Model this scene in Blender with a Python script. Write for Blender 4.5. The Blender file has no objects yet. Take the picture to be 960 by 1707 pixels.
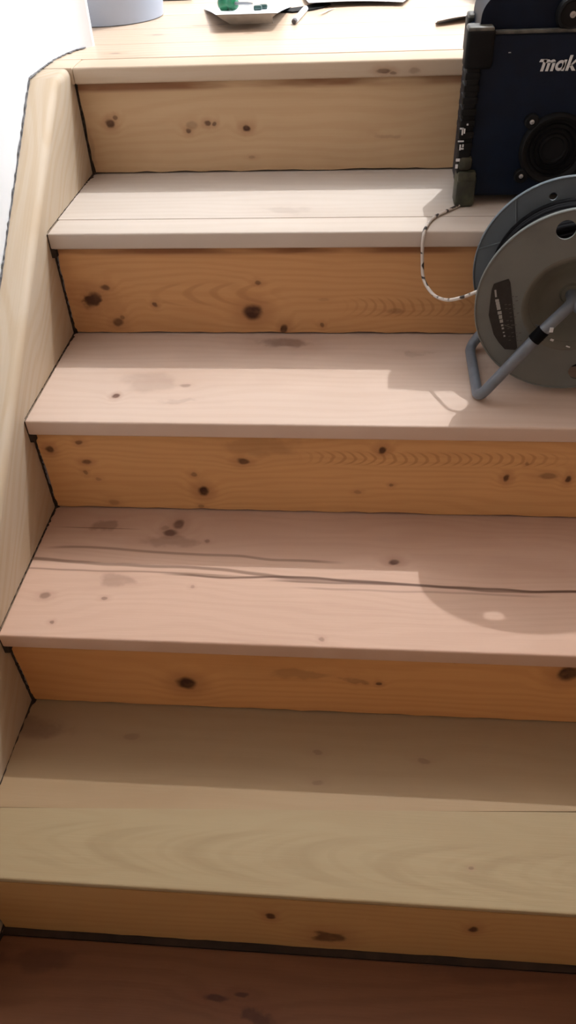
import bpy, bmesh, math, random
from mathutils import Vector, Matrix

# ------------------------------------------------------------------ camera, world, lamp, exposure
S = bpy.context.scene
COL = S.collection
cam_d = bpy.data.cameras.new('camera')
cam = bpy.data.objects.new('camera', cam_d)
COL.objects.link(cam)
cam.location = (0.4948, -1.4466, 0.2905)
cam.rotation_mode = 'XYZ'
cam.rotation_euler = (0.8402, 0.0375, 0.0743)
cam_d.sensor_fit = 'VERTICAL'
cam_d.sensor_height = 36.0
cam_d.lens = 1270.9 / 1707 * 36.0
cam_d.clip_start = 0.02
S.camera = cam

w = bpy.data.worlds.new('world')
S.world = w
w.use_nodes = True
w.node_tree.nodes['Background'].inputs[0].default_value = (0.72, 0.82, 1.0, 1)
w.node_tree.nodes['Background'].inputs[1].default_value = 0.6

ld = bpy.data.lights.new('landing_lamp', 'POINT')
ld.energy = 190
ld.color = (0.97, 0.985, 1.0)
ld.shadow_soft_size = 0.013
lamp = bpy.data.objects.new('landing_lamp', ld)
lamp.location = (1.12, 1.07, 2.16)
COL.objects.link(lamp)

dd = bpy.data.lights.new('window_daylight', 'AREA')
dd.shape = 'RECTANGLE'
dd.size, dd.size_y = 1.2, 1.1
dd.energy = 45
dd.color = (0.74, 0.87, 1.0)
day = bpy.data.objects.new('window_daylight', dd)
day.location = (2.26, 1.10, 1.25)
day.rotation_euler = (0, math.radians(90), 0)
COL.objects.link(day)

vs = S.view_settings
vs.view_transform = 'Standard'
vs.look = 'None'
vs.gamma = 1.0
vs.use_curve_mapping = False
vs.exposure = 0.0

# ------------------------------------------------------------------ measured stair positions
NY = [0.0, -0.2712, -0.5296, -0.7930, -1.0551]             # nose of each step
NZ = [0.0, -0.1790, -0.3623, -0.5461, -0.7214, -0.8944]    # top of each step
T = 0.0262                                                 # board thickness
OV = 0.0125                                                # overhang of the nose
XW = 1.10                                                  # stair width
KNOTS = {'nose0': [(0.5364, -0.0161, 0.0119, 0.0036, 0.7), (0.5515, -0.0199, 0.006, 0.0027, 0.5), (0.586, -0.0171, 0.0099, 0.0044, 0.3)],
 'riser0': [(0.0503, -0.0927, 0.0077, 0.007, 0.9), (0.061, -0.083, 0.0055, 0.0039, 0.6), (0.1919, -0.1062, 0.0054, 0.005, 0.8),
            (0.1996, -0.0973, 0.0098, 0.0069, 0.3), (0.227, -0.0949, 0.0065, 0.0049, 0.8), (0.2398, -0.0961, 0.0043, 0.0039, 0.7),
            (0.2974, -0.104, 0.0075, 0.006, 1.0), (0.3037, -0.1528, 0.0066, 0.0031, 0.3), (0.5413, -0.119, 0.0211, 0.004, 0.2),
            (0.0045, -0.1358, 0.009, 0.0424, 0.25)],
 'riser1': [(0.0447, -0.3026, 0.0201, 0.0168, 0.95), (0.0753, -0.2763, 0.0083, 0.0054, 0.7), (0.0848, -0.3411, 0.0096, 0.0081, 0.7),
            (0.093, -0.3319, 0.0053, 0.0046, 0.5), (0.1553, -0.3071, 0.0042, 0.0044, 0.8), (0.3228, -0.3214, 0.0175, 0.0146, 1.0),
            (0.3355, -0.2684, 0.006, 0.0042, 0.6), (0.376, -0.353, 0.0073, 0.0092, 0.9), (0.4404, -0.3449, 0.0041, 0.0045, 0.6),
            (0.5655, -0.3202, 0.014, 0.0055, 0.3), (0.4448, -0.2984, 0.01, 0.0032, 0.15)],
 'riser2': [(0.021, -0.4242, 0.0068, 0.0072, 0.9), (0.073, -0.4092, 0.0058, 0.0047, 0.6), (0.0759, -0.4483, 0.0079, 0.0049, 0.7),
            (0.0693, -0.4693, 0.004, 0.005, 0.5), (0.2457, -0.469, 0.0049, 0.0049, 0.5), (0.2582, -0.5038, 0.0099, 0.0103, 1.0),
            (0.3268, -0.4418, 0.0104, 0.006, 0.8), (0.2504, -0.5378, 0.005, 0.004, 0.4), (0.5432, -0.4154, 0.0072, 0.0069, 0.9),
            (0.7353, -0.4661, 0.0054, 0.0072, 0.85), (0.828, -0.4663, 0.0053, 0.0071, 0.85), (0.7956, -0.4611, 0.0142, 0.0059, 0.45),
            (0.5604, -0.4849, 0.0037, 0.0037, 0.5), (0.5062, -0.4999, 0.0057, 0.0038, 0.3), (0.3624, -0.412, 0.0552, 0.0162, 0.22),
            (0.6693, -0.393, 0.0079, 0.0033, 0.4), (0.7603, -0.4374, 0.0035, 0.0035, 0.4), (0.089, -0.4839, 0.005, 0.0038, 0.3),
            (0.1045, -0.5326, 0.0082, 0.0067, 0.3)],
 'riser3': [(0.2568, -0.6595, 0.0156, 0.0154, 1.0), (0.8033, -0.6003, 0.0144, 0.018, 1.0), (0.5435, -0.6417, 0.0043, 0.0044, 0.8),
            (0.5112, -0.6351, 0.0225, 0.0059, 0.35), (0.4283, -0.6288, 0.0437, 0.0103, 0.25), (0.6475, -0.584, 0.0041, 0.0041, 0.2)],
 'riser4': [(0.401, -0.7889, 0.0065, 0.0104, 0.9), (0.6689, -0.789, 0.0068, 0.0102, 0.9), (0.4793, -0.8503, 0.0198, 0.018, 0.8)],
 'tread1': [(0.3827, -0.1779, 0.0398, 0.0158, 0.15)],
 'tread2': [(0.1252, -0.4577, 0.0058, 0.0067, 0.9), (0.2316, -0.4267, 0.0096, 0.0052, 0.4), (0.1717, -0.4188, 0.0468, 0.0278, 0.2),
            (0.3791, -0.291, 0.041, 0.0181, 0.55), (0.2297, -0.4693, 0.0282, 0.0066, 0.15), (0.5954, -0.3247, 0.0196, 0.0096, 0.2)],
 'tread3': [(0.2183, -0.5529, 0.0089, 0.0114, 0.75), (0.2083, -0.5731, 0.0117, 0.0083, 0.8), (0.1982, -0.5621, 0.0059, 0.0056, 0.3),
            (0.2161, -0.5936, 0.0384, 0.0135, 0.28), (0.1014, -0.5612, 0.0199, 0.0127, 0.4), (0.5644, -0.6258, 0.0091, 0.0064, 0.9),
            (0.0457, -0.7152, 0.0082, 0.0059, 0.5), (0.0713, -0.7649, 0.0035, 0.0033, 0.6), (0.1413, -0.6773, 0.0239, 0.0122, 0.28),
            (0.1365, -0.7163, 0.0054, 0.0035, 0.5), (0.2706, -0.5903, 0.0048, 0.0041, 0.5), (0.2631, -0.6884, 0.0036, 0.0036, 0.3),
            (0.4611, -0.7782, 0.0041, 0.0042, 0.4)],
 'tread4': [(0.0235, -0.8316, 0.0558, 0.0183, 0.45), (0.4565, -0.8488, 0.0079, 0.0039, 0.35), (0.6106, -0.8552, 0.0086, 0.0048, 0.35),
            (0.4587, -0.897, 0.0085, 0.0046, 0.3), (0.662, -1.0047, 0.0031, 0.0023, 0.4), (0.1749, -0.8373, 0.0128, 0.006, 0.3)],
 'tread5': [(0.3277, -1.1258, 0.018, 0.0043, 0.8), (0.3616, -1.1193, 0.0107, 0.0036, 0.75), (0.3833, -1.1441, 0.0193, 0.0082, 0.7),
            (0.0641, -1.0947, 0.0517, 0.015, 0.4), (0.7294, -1.0682, 0.1304, 0.0185, 0.3)]}


# ------------------------------------------------------------------ helpers
def tag(o, label=None, cat=None, group=None, kind=None):
    if label: o['label'] = label
    if cat: o['category'] = cat
    if group: o['group'] = group
    if kind: o['kind'] = kind
    return o

def empty(name, loc, label=None, cat=None, group=None, kind=None):
    o = bpy.data.objects.new(name, None)
    o.empty_display_size = 0.05
    o.location = loc
    COL.objects.link(o)
    return tag(o, label, cat, group, kind)

def wpos(o):
    v = Vector((0, 0, 0))
    while o is not None:
        v += o.location
        o = o.parent
    return v

def obj(name, bm, mat, parent=None, origin=None, smooth=False):
    """bm is in world coordinates; the mesh is stored about origin."""
    if origin is None:
        n = max(len(bm.verts), 1)
        c = Vector((0, 0, 0))
        for v in bm.verts: c += v.co
        origin = c / n
        origin.z = min(v.co.z for v in bm.verts)
    origin = Vector(origin)
    for v in bm.verts: v.co -= origin
    me = bpy.data.meshes.new(name)
    bm.to_mesh(me)
    bm.free()
    for p in me.polygons: p.use_smooth = smooth
    if mat: me.materials.append(mat)
    o = bpy.data.objects.new(name, me)
    COL.objects.link(o)
    if parent is not None:
        o.parent = parent
        o.location = origin - wpos(parent)
    else:
        o.location = origin
    return o

def auto(o, ang=40):
    me = o.data
    for p in me.polygons: p.use_smooth = True
    me.set_sharp_from_angle(angle=math.radians(ang))
    return o

def box(bm, x0, x1, y0, y1, z0, z1, bev=0.0, seg=2, M=None):
    r = bmesh.ops.create_cube(bm, size=1.0)
    vs_ = r['verts']
    for v in vs_:
        v.co = Vector(((x0 + x1) / 2 + v.co.x * (x1 - x0), (y0 + y1) / 2 + v.co.y * (y1 - y0), (z0 + z1) / 2 + v.co.z * (z1 - z0)))
    if bev > 0:
        es = list({e for v in vs_ for e in v.link_edges})
        q = bmesh.ops.bevel(bm, geom=es, offset=bev, segments=seg, profile=0.5, affect='EDGES')
        vs_ = list({v for f in q['faces'] for v in f.verts} | {v for v in vs_ if v.is_valid})
    if M is not None:
        for v in vs_: v.co = M @ v.co
    return vs_

def lathe(bm, prof, M, seg=48, close=False):
    """prof: (radius, height along axis) pairs; the axis is local Z of M."""
    rings = []
    for r, z in prof:
        if r < 1e-6:
            rings.append([bm.verts.new(M @ Vector((0, 0, z)))])
        else:
            rings.append([bm.verts.new(M @ Vector((r * math.cos(2 * math.pi * i / seg), r * math.sin(2 * math.pi * i / seg), z))) for i in range(seg)])
    pairs = list(zip(rings, rings[1:]))
    if close: pairs.append((rings[-1], rings[0]))
    for a, b in pairs:
        for i in range(seg):
            j = (i + 1) % seg
            if len(a) == 1 and len(b) == 1: continue
            if len(a) == 1: bm.faces.new((a[0], b[j], b[i]))
            elif len(b) == 1: bm.faces.new((a[i], a[j], b[0]))
            else: bm.faces.new((a[i], a[j], b[j], b[i]))
    return rings

def catmull(P, n=8):
    P = [Vector(p) for p in P]
    out = []
    for i in range(len(P) - 1):
        p0 = P[i - 1] if i else P[0] * 2 - P[1]
        p1, p2 = P[i], P[i + 1]
        p3 = P[i + 2] if i + 2 < len(P) else P[-1] * 2 - P[-2]
        for k in range(n):
            t = k / n
            out.append(0.5 * ((2 * p1) + (p2 - p0) * t + (2 * p0 - 5 * p1 + 4 * p2 - p3) * t * t + (3 * p1 - p0 - 3 * p2 + p3) * t ** 3))
    out.append(P[-1])
    return out

def fillet(P, r, n=6):
    """polyline with its corners rounded by radius-like distance r."""
    P = [Vector(p) for p in P]
    out = [P[0]]
    for a, b, c in zip(P, P[1:], P[2:]):
        d1, d2 = (a - b), (c - b)
        k1, k2 = min(r, d1.length * 0.45), min(r, d2.length * 0.45)
        s, e = b + d1.normalized() * k1, b + d2.normalized() * k2
        for i in range(n + 1):
            t = i / n
            out.append(s * (1 - t) ** 2 + b * 2 * t * (1 - t) + e * t * t)
    out.append(P[-1])
    return out

def tube(bm, pts, r, seg=10, cap=True):
    pts = [Vector(p) for p in pts]
    prev = None
    rings = []
    for i, p in enumerate(pts):
        d = (pts[min(i + 1, len(pts) - 1)] - pts[max(i - 1, 0)]).normalized()
        if prev is None:
            ref = Vector((0, 0, 1)) if abs(d.z) < 0.9 else Vector((1, 0, 0))
            u = d.cross(ref).normalized()
        else:
            u = (prev - d * prev.dot(d)).normalized()
        prev = u
        v = d.cross(u)
        rr = r[i] if isinstance(r, (list, tuple)) else r
        rings.append([bm.verts.new(p + (u * math.cos(2 * math.pi * k / seg) + v * math.sin(2 * math.pi * k / seg)) * rr) for k in range(seg)])
    for a, b in zip(rings, rings[1:]):
        for k in range(seg):
            j = (k + 1) % seg
            bm.faces.new((a[k], b[k], b[j], a[j]))
    if cap:
        bm.faces.new(rings[0])
        bm.faces.new(rings[-1][::-1])

def prism(bm, poly, axis, a0, a1):
    """poly: 2-D points; extruded along axis ('x','y','z') from a0 to a1."""
    def put(p, a):
        if axis == 'x': return Vector((a, p[0], p[1]))
        if axis == 'y': return Vector((p[0], a, p[1]))
        return Vector((p[0], p[1], a))
    A = [bm.verts.new(put(p, a0)) for p in poly]
    B = [bm.verts.new(put(p, a1)) for p in poly]
    n = len(poly)
    bm.faces.new(A)
    bm.faces.new(B[::-1])
    for i in range(n):
        j = (i + 1) % n
        bm.faces.new((A[i], B[i], B[j], A[j]))
    bmesh.ops.recalc_face_normals(bm, faces=bm.faces[:])

# ------------------------------------------------------------------ materials
class NT:
    def __init__(self, name):
        self.m = bpy.data.materials.new(name)
        self.m.use_nodes = True
        self.t = self.m.node_tree
        self.b = self.t.nodes['Principled BSDF']
    def n(self, kind, **kw):
        x = self.t.nodes.new(kind)
        for k, v in kw.items(): setattr(x, k, v)
        return x
    def l(self, a, b): self.t.links.new(a, b)
    def math(self, op, a, b=None, c=None, clamp=False):
        x = self.n('ShaderNodeMath', operation=op, use_clamp=clamp)
        for i, v in enumerate((a, b, c)):
            if v is None: continue
            if hasattr(v, 'links'): self.l(v, x.inputs[i])
            else: x.inputs[i].default_value = v
        return x.outputs[0]
    def mix(self, f, a, b, mode='MIX'):
        x = self.n('ShaderNodeMix', data_type='RGBA', blend_type=mode)
        x.clamp_factor = True
        for s, v in ((x.inputs[0], f), (x.inputs[6], a), (x.inputs[7], b)):
            if hasattr(v, 'links'): self.l(v, s)
            elif isinstance(v, (int, float)): s.default_value = v
            else: s.default_value = (*v, 1) if len(v) == 3 else v
        return x.outputs[2]
    def ramp(self, f, lo, hi, a=0.0, b=1.0, smooth=True):
        x = self.n('ShaderNodeMapRange', interpolation_type='SMOOTHSTEP' if smooth else 'LINEAR')
        self.l(f, x.inputs[0])
        for i, v in enumerate((lo, hi, a, b)): x.inputs[i + 1].default_value = v
        return x.outputs[0]

def plain(name, col, rough=0.5, metal=0.0, noise=0.0, nscale=30.0, spec=0.5, bump=0.0, alt_col=None):
    N = NT(name)
    N.b.inputs['Roughness'].default_value = rough
    N.b.inputs['Metallic'].default_value = metal
    N.b.inputs['Specular IOR Level'].default_value = spec
    N.b.inputs['Base Color'].default_value = (*col, 1)
    if noise or bump or alt_col:
        tc = N.n('ShaderNodeTexCoord')
        nz = N.n('ShaderNodeTexNoise')
        nz.inputs['Scale'].default_value = nscale
        nz.inputs['Detail'].default_value = 5
        N.l(tc.outputs['Object'], nz.inputs['Vector'])
        f = N.ramp(nz.outputs['Fac'], 0.35, 0.7)
        other = alt_col if alt_col else tuple(c * (1 - noise) for c in col)
        N.l(N.mix(f, col, other), N.b.inputs['Base Color'])
        if bump:
            bp = N.n('ShaderNodeBump')
            bp.inputs['Strength'].default_value = bump
            bp.inputs['Distance'].default_value = 0.002
            N.l(nz.outputs['Fac'], bp.inputs['Height'])
            N.l(bp.outputs[0], N.b.inputs['Normal'])
    return N.m

def wood(name, base, dark, origin, axes, knots=(), seed=0.0, ring=0.016, cath=0.0, amt=0.35, streaks=(), flames=(), stain=0.25,
         rough=0.62, knot_col=(0.055, 0.018, 0.008), reddish=(0.30, 0.12, 0.05), bands=()):
    """Pine board. axes: two letters, first along the grain, second across it. Knot positions are on the board."""
    N = NT(name)
    tc = N.n('ShaderNodeTexCoord')
    sep = N.n('ShaderNodeSeparateXYZ')
    N.l(tc.outputs['Object'], sep.inputs[0])
    ia, ib = 'xyz'.index(axes[0]), 'xyz'.index(axes[1])
    a = N.math('ADD', sep.outputs[ia], origin[ia])
    b = N.math('ADD', sep.outputs[ib], origin[ib])
    P = N.n('ShaderNodeCombineXYZ')
    N.l(a, P.inputs[0]); N.l(b, P.inputs[1]); P.inputs[2].default_value = seed * 3.7
    P = P.outputs[0]
    def noise(sx, sy, detail=3, off=0.0, rough_=0.5, scale=1.0):
        mp = N.n('ShaderNodeMapping')
        mp.inputs['Location'].default_value = (off, off * 1.7, 0)
        mp.inputs['Scale'].default_value = (sx, sy, 1)
        N.l(P, mp.inputs[0])
        z = N.n('ShaderNodeTexNoise')
        z.inputs['Scale'].default_value = scale
        z.inputs['Detail'].default_value = detail
        z.inputs['Roughness'].default_value = rough_
        N.l(mp.outputs[0], z.inputs['Vector'])
        return z.outputs['Fac']
    warp = noise(2.2, 9.0, 2, 3.1)
    small = noise(55, 60, 2, 8.0)
    field = N.math('ADD', N.math('MULTIPLY', b, 1.0 / ring), N.math('MULTIPLY', warp, 4.5 + cath))
    kmask = halo = None
    wv = N.n('ShaderNodeTexNoise')
    wv.inputs['Scale'].default_value = 60.0
    N.l(P, wv.inputs['Vector'])
    jit = N.n('ShaderNodeVectorMath', operation='MULTIPLY_ADD')
    N.l(wv.outputs['Color'], jit.inputs[0])
    jit.inputs[1].default_value = (0.009, 0.006, 0)
    sub = N.n('ShaderNodeVectorMath', operation='ADD')
    N.l(P, sub.inputs[0]); sub.inputs[1].default_value = (-0.0045, -0.003, 0)
    N.l(sub.outputs[0], jit.inputs[2])
    wv2 = N.n('ShaderNodeTexNoise')
    wv2.inputs['Scale'].default_value = 26.0
    wv2.inputs['Detail'].default_value = 4
    N.l(P, wv2.inputs['Vector'])
    jit2 = N.n('ShaderNodeVectorMath', operation='MULTIPLY_ADD')
    N.l(wv2.outputs['Color'], jit2.inputs[0])
    jit2.inputs[1].default_value = (0.09, 0.035, 0)
    sub2 = N.n('ShaderNodeVectorMath', operation='ADD')
    N.l(P, sub2.inputs[0]); sub2.inputs[1].default_value = (-0.045, -0.0175, 0)
    N.l(sub2.outputs[0], jit2.inputs[2])
    for (ka, kb, ra, rb, s) in knots:
        d = N.n('ShaderNodeVectorMath', operation='SUBTRACT')
        N.l((jit2 if ra > 0.018 else jit).outputs[0], d.inputs[0]); d.inputs[1].default_value = (ka, kb, 0)
        e = N.n('ShaderNodeVectorMath', operation='MULTIPLY')
        N.l(d.outputs[0], e.inputs[0]); e.inputs[1].default_value = (1 / ra, 1 / rb, 0)
        L = N.n('ShaderNodeVectorMath', operation='LENGTH')
        N.l(e.outputs[0], L.inputs[0])
        L = L.outputs['Value']
        core = N.ramp(L, 0.55, 1.25, s, 0.0)
        hal = N.ramp(L, 0.8, 3.2, s * 0.55, 0.0)
        field = N.math('ADD', field, N.ramp(L, 0.0, 5.0, 1.4 * s * min(1.0, rb / 0.006), 0.0))
        kmask = core if kmask is None else N.math('MAXIMUM', kmask, core)
        halo = hal if halo is None else N.math('MAXIMUM', halo, hal)
    s1 = N.math('SINE', N.math('MULTIPLY', field, 6.2832))
    rings = N.ramp(s1, -0.6, 1.0)
    fine = noise(7, 420, 3, 1.3, 0.6)
    big = noise(1.6, 7.0, 3, 5.5)
    blot = noise(9, 16, 4, 9.5)
    g = N.math('ADD', N.math('MULTIPLY', rings, amt), N.math('MULTIPLY', N.ramp(fine, 0.35, 0.75), amt * 0.55))
    col = N.mix(g, base, dark)
    col = N.mix(N.math('MULTIPLY', N.ramp(big, 0.45, 0.72), stain), col, tuple(d * 0.9 for d in dark))
    col = N.mix(N.math('MULTIPLY', N.ramp(blot, 0.5, 0.75), stain * 0.6), col, tuple(min(1, c * 1.12) for c in base))
    for (b0, slope, wid, a0, a1, s, wob) in streaks:        # resin streaks that run along the grain
        line = N.math('SUBTRACT', b, N.math('ADD', N.math('MULTIPLY', a, slope), N.math('MULTIPLY', N.math('SUBTRACT', noise(4.5, 0.0, 2, b0 * 31), 0.5), wob)))
        dist = N.math('ABSOLUTE', N.math('SUBTRACT', line, b0))
        m = N.math('MULTIPLY', N.ramp(dist, wid * 0.3, wid, s, 0.0), N.math('MULTIPLY', N.ramp(a, a0, a0 + 0.06), N.ramp(a, a1 - 0.06, a1, 1.0, 0.0)))
        col = N.mix(m, col, (0.10, 0.045, 0.025))
    for (b0, hw, a0, a1, per, curv, s) in flames:             # rows of nested arches where the saw met the growth rings flat
        q = N.math('DIVIDE', N.math('ADD', N.math('SUBTRACT', b, b0), N.math('MULTIPLY', N.math('SUBTRACT', noise(2.5, 8, 1, 4.4), 0.5), hw * 0.9)), hw)
        ph = N.math('ADD', N.math('SUBTRACT', a, N.math('MULTIPLY', N.math('MULTIPLY', q, q), curv)), N.math('MULTIPLY', N.math('SUBTRACT', noise(min(14, 0.4 / per), min(60, 1.2 / per), 1, 6.6), 0.5), per * 1.0))
        sn = N.ramp(N.math('SINE', N.math('MULTIPLY', ph, 6.2832 / per)), 0.1, 1.0)
        m = N.math('MULTIPLY', N.ramp(N.math('ABSOLUTE', q), 0.55, 1.0, 1.0, 0.0), N.math('MULTIPLY', N.ramp(a, a0, a0 + 0.08), N.ramp(a, a1 - 0.08, a1, 1.0, 0.0)))
        col = N.mix(N.math('MULTIPLY', N.math('MULTIPLY', m, sn), s), col, tuple(d * 0.78 for d in dark))
    for (b0, b1, s, c) in bands:                              # broad dark band along the grain: painted shade below a nose, or real stain
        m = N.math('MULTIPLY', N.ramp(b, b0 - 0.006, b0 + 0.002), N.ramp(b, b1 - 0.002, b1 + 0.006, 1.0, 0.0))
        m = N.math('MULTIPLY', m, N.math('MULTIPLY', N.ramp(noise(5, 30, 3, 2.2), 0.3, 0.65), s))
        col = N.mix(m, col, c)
    if kmask is not None:
        col = N.mix(N.math('MULTIPLY', halo, 0.8), col, reddish)
        col = N.mix(N.math('MULTIPLY', kmask, N.ramp(small, 0.1, 0.6, 0.75, 1.0)), col, knot_col)
    N.l(col, N.b.inputs['Base Color'])
    N.b.inputs['Roughness'].default_value = rough
    N.b.inputs['Specular IOR Level'].default_value = 0.3
    bp = N.n('ShaderNodeBump')
    bp.inputs['Strength'].default_value = 0.25
    bp.inputs['Distance'].default_value = 0.0006
    N.l(N.math('ADD', fine, N.math('MULTIPLY', rings, 0.4)), bp.inputs['Height'])
    N.l(bp.outputs[0], N.b.inputs['Normal'])
    return N.m

M_WALL = plain('white_plaster', (0.86, 0.88, 0.90), 0.9, noise=0.05, nscale=6, bump=0.15)
M_ROOM = plain('room_paint', (0.70, 0.70, 0.70), 0.9, noise=0.03, nscale=3)
M_HALL = plain('hall_paint', (0.72, 0.52, 0.38), 0.9, noise=0.03, nscale=3)
M_GAP = plain('dark_filler', (0.035, 0.022, 0.015), 0.95, noise=0.5, nscale=90, bump=0.5)
M_EDGE = plain('broken_plaster', (0.20, 0.20, 0.21), 0.95, noise=0.6, nscale=140, bump=0.8)

# ------------------------------------------------------------------ the room
def struct(name, bm, m, parent=None, origin=None):
    o = obj(name, bm, m, parent, origin)
    if parent is None: o['kind'] = 'structure'
    return o

# wall beside the stairs: runs along the stringer, swells out to a corner on the landing
foot = [(-0.30, -2.45), (-0.0475, -2.45), (-0.0475, 0.03), (-0.046, 0.055), (-0.042, 0.085), (-0.036, 0.112), (-0.024, 0.145), (-0.012, 0.163),
        (-0.004, 0.172), (-0.003, 0.180), (-0.012, 0.186), (-0.30, 0.186)]
bm = bmesh.new(); prism(bm, foot, 'z', -1.25, 2.4)
wall_left = auto(struct('wall_left', bm, M_WALL, origin=(-0.2, -1.1, -1.25)), 30)

# broken plaster edge where the wall meets the stringer and the landing board
rnd = random.Random(4)
bm = bmesh.new()
path = []
k = 0
y = -0.60
while y < -0.0702:
    path.append(Vector((-0.0465, y, y * 0.6835 + 0.047 + 0.001))); y += 0.006
path.append(Vector((-0.0465, -0.0702, 0.001)))
path.append(Vector((-0.0465, -0.03, 0.001)))
for q in foot[2:8]:
    path.append(Vector((q[0] + 0.001, q[1], 0.001)))
path = [p for p in path]
fine_path = []
for a_, b_ in zip(path, path[1:]):
    n_ = max(1, int((b_ - a_).length / 0.005))
    for i in range(n_): fine_path.append(a_.lerp(b_, i / n_))
def ribbon(bm, pts, wdir, n_, wa, wb, th):
    """ragged-edged thin strip along pts; wdir: direction of its width, n_: its outward normal"""
    wdir, n_ = Vector(wdir), Vector(n_)
    prev = None
    for p in pts:
        a, b, t = p + wdir * wa(), p + wdir * wb(), th * rnd.uniform(0.6, 1.3)
        row = [bm.verts.new(a), bm.verts.new(a + n_ * t), bm.verts.new(b + n_ * t), bm.verts.new(b)]
        if prev:
            for q in range(4): bm.faces.new((prev[q], prev[(q + 1) % 4], row[(q + 1) % 4], row[q]))
        else: bm.faces.new(row)
        prev = row
    bm.faces.new(prev[::-1])
    bmesh.ops.recalc_face_normals(bm, faces=bm.faces[:])
k1 = next(i for i, p in enumerate(fine_path) if p.y > -0.0703)
ribbon(bm, fine_path[:k1], (0, -0.57, 0.82), (1, 0, 0), lambda: -0.001, lambda: max(0.0004, rnd.uniform(-0.0012, 0.0036)), 0.0014)
b2 = bmesh.new()
ribbon(b2, fine_path[k1:], (0.55, -0.83, 0), (0, 0, 1), lambda: -0.001, lambda: max(0.0003, rnd.uniform(-0.003, 0.0085)), 0.0012)
me_ = bpy.data.meshes.new('t'); b2.to_mesh(me_); bm.from_mesh(me_); b2.free(); bpy.data.meshes.remove(me_)
e = struct('plaster_edge', bm, M_EDGE, wall_left); e['kind'] = 'stuff'

def wallbox(name, m, *b):
    bm = bmesh.new(); box(bm, *b); return struct(name, bm, m)
wallbox('wall_right', M_HALL, 1.12, 1.25, -2.45, 0.186, -1.25, 2.4)
wallbox('wall_front', M_HALL, -0.30, 1.25, -2.58, -2.45, -1.25, 2.4)
wallbox('wall_far_left', M_ROOM, -1.75, -1.62, 0.186, 3.1, -0.05, 2.4)
wallbox('wall_back', M_ROOM, -1.75, 2.43, 2.97, 3.1, -0.05, 2.4)
wallbox('wall_near_left', M_ROOM, -1.75, -0.30, 0.10, 0.186, -0.05, 2.4)
wallbox('wall_near_right', M_ROOM, 1.25, 2.43, 0.10, 0.186, -0.05, 2.4)
wallbox('ceiling', M_ROOM, -1.75, 2.43, -2.58, 3.2, 2.4, 2.5)
# right wall of the landing with the window that lets the daylight in
bm = bmesh.new()
W0, W1, WZ0, WZ1 = 0.48, 1.72, 0.66, 1.84
box(bm, 2.3, 2.43, 0.186, W0, -0.05, 2.4); box(bm, 2.3, 2.43, W1, 3.1, -0.05, 2.4)
box(bm, 2.3, 2.43, W0, W1, -0.05, WZ0); box(bm, 2.3, 2.43, W0, W1, WZ1, 2.4)
struct('wall_far_right', bm, M_ROOM)
WM = (W0 + W1) / 2
bm = bmesh.new()
for b_ in ((W0, W0 + .05, WZ0, WZ1), (W1 - .05, W1, WZ0, WZ1), (W0 + .05, W1 - .05, WZ0, WZ0 + .05), (W0 + .05, W1 - .05, WZ1 - .05, WZ1), (WM - .02, WM + .02, WZ0 + .05, WZ1 - .05)):
    box(bm, 2.34, 2.39, b_[0], b_[1], b_[2], b_[3], 0.004)
win = struct('window_1', bm, plain('white_gloss', (0.8, 0.8, 0.8), 0.3))
glass = NT('window_glass'); glass.b.inputs['Transmission Weight'].default_value = 1.0; glass.b.inputs['Roughness'].default_value = 0.0; glass.b.inputs['IOR'].default_value = 1.45
for a_, b_ in ((W0 + .05, WM - .02), (WM + .02, W1 - .05)):
    bm = bmesh.new(); box(bm, 2.362, 2.366, a_, b_, WZ0 + .05, WZ1 - .05); struct('pane', bm, glass.m, win)

# landing floor: boards on a dark subfloor
bm = bmesh.new(); box(bm, -1.62, 2.3, 0.07, 2.97, -0.30, -0.020)
floor = struct('floor', bm, M_GAP)
ys = [0.0645, 0.185, 0.327, 0.474, 0.617]
while ys[-1] < 2.9: ys.append(ys[-1] + 0.143)
FL_B, FL_D = (0.64, 0.49, 0.37), (0.50, 0.32, 0.19)
FK = {0: [(0.055, 0.105, 0.012, 0.004, 0.5)], 1: [(0.10, 0.265, 0.012, 0.006, 0.4), (0.28, 0.25, 0.01, 0.005, 0.3)], 2: [(0.215, 0.352, 0.012, 0.008, 0.5), (0.175, 0.345, 0.02, 0.008, 0.3)], 3: [(0.70, 0.43, 0.025, 0.006, 0.5)]}
fl_mats = []
for i, (a_, b_) in enumerate(zip(ys, ys[1:])):
    og = (0.35, (a_ + b_) / 2, -0.020)
    if i < 4:
        m = wood('landing_board_%d' % i, FL_B, FL_D, og, 'xy', FK.get(i, ()), 20 + i * 1.3, 0.02, amt=0.3, rough=0.34, stain=0.3)
        m.node_tree.nodes['Principled BSDF'].inputs['Specular IOR Level'].default_value = 0.5
        fl_mats.append(m)
    x0 = -0.046 if i == 0 else -1.62
    x1 = 1.12 if i == 0 else 2.3
    bm = bmesh.new(); box(bm, x0, x1, a_ + 0.0008, b_ - 0.0008, -0.020, 0.0, 0.0006, 1)
    struct('plank', bm, fl_mats[i % 4], floor, og)
# lower hall floor
bm = bmesh.new(); box(bm, -0.30, 1.25, -2.45, -1.30, -1.25, -1.07)
struct('floor_2', bm, plain('hall_floor', (0.25, 0.15, 0.09), 0.6, noise=0.3, nscale=4))

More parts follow.
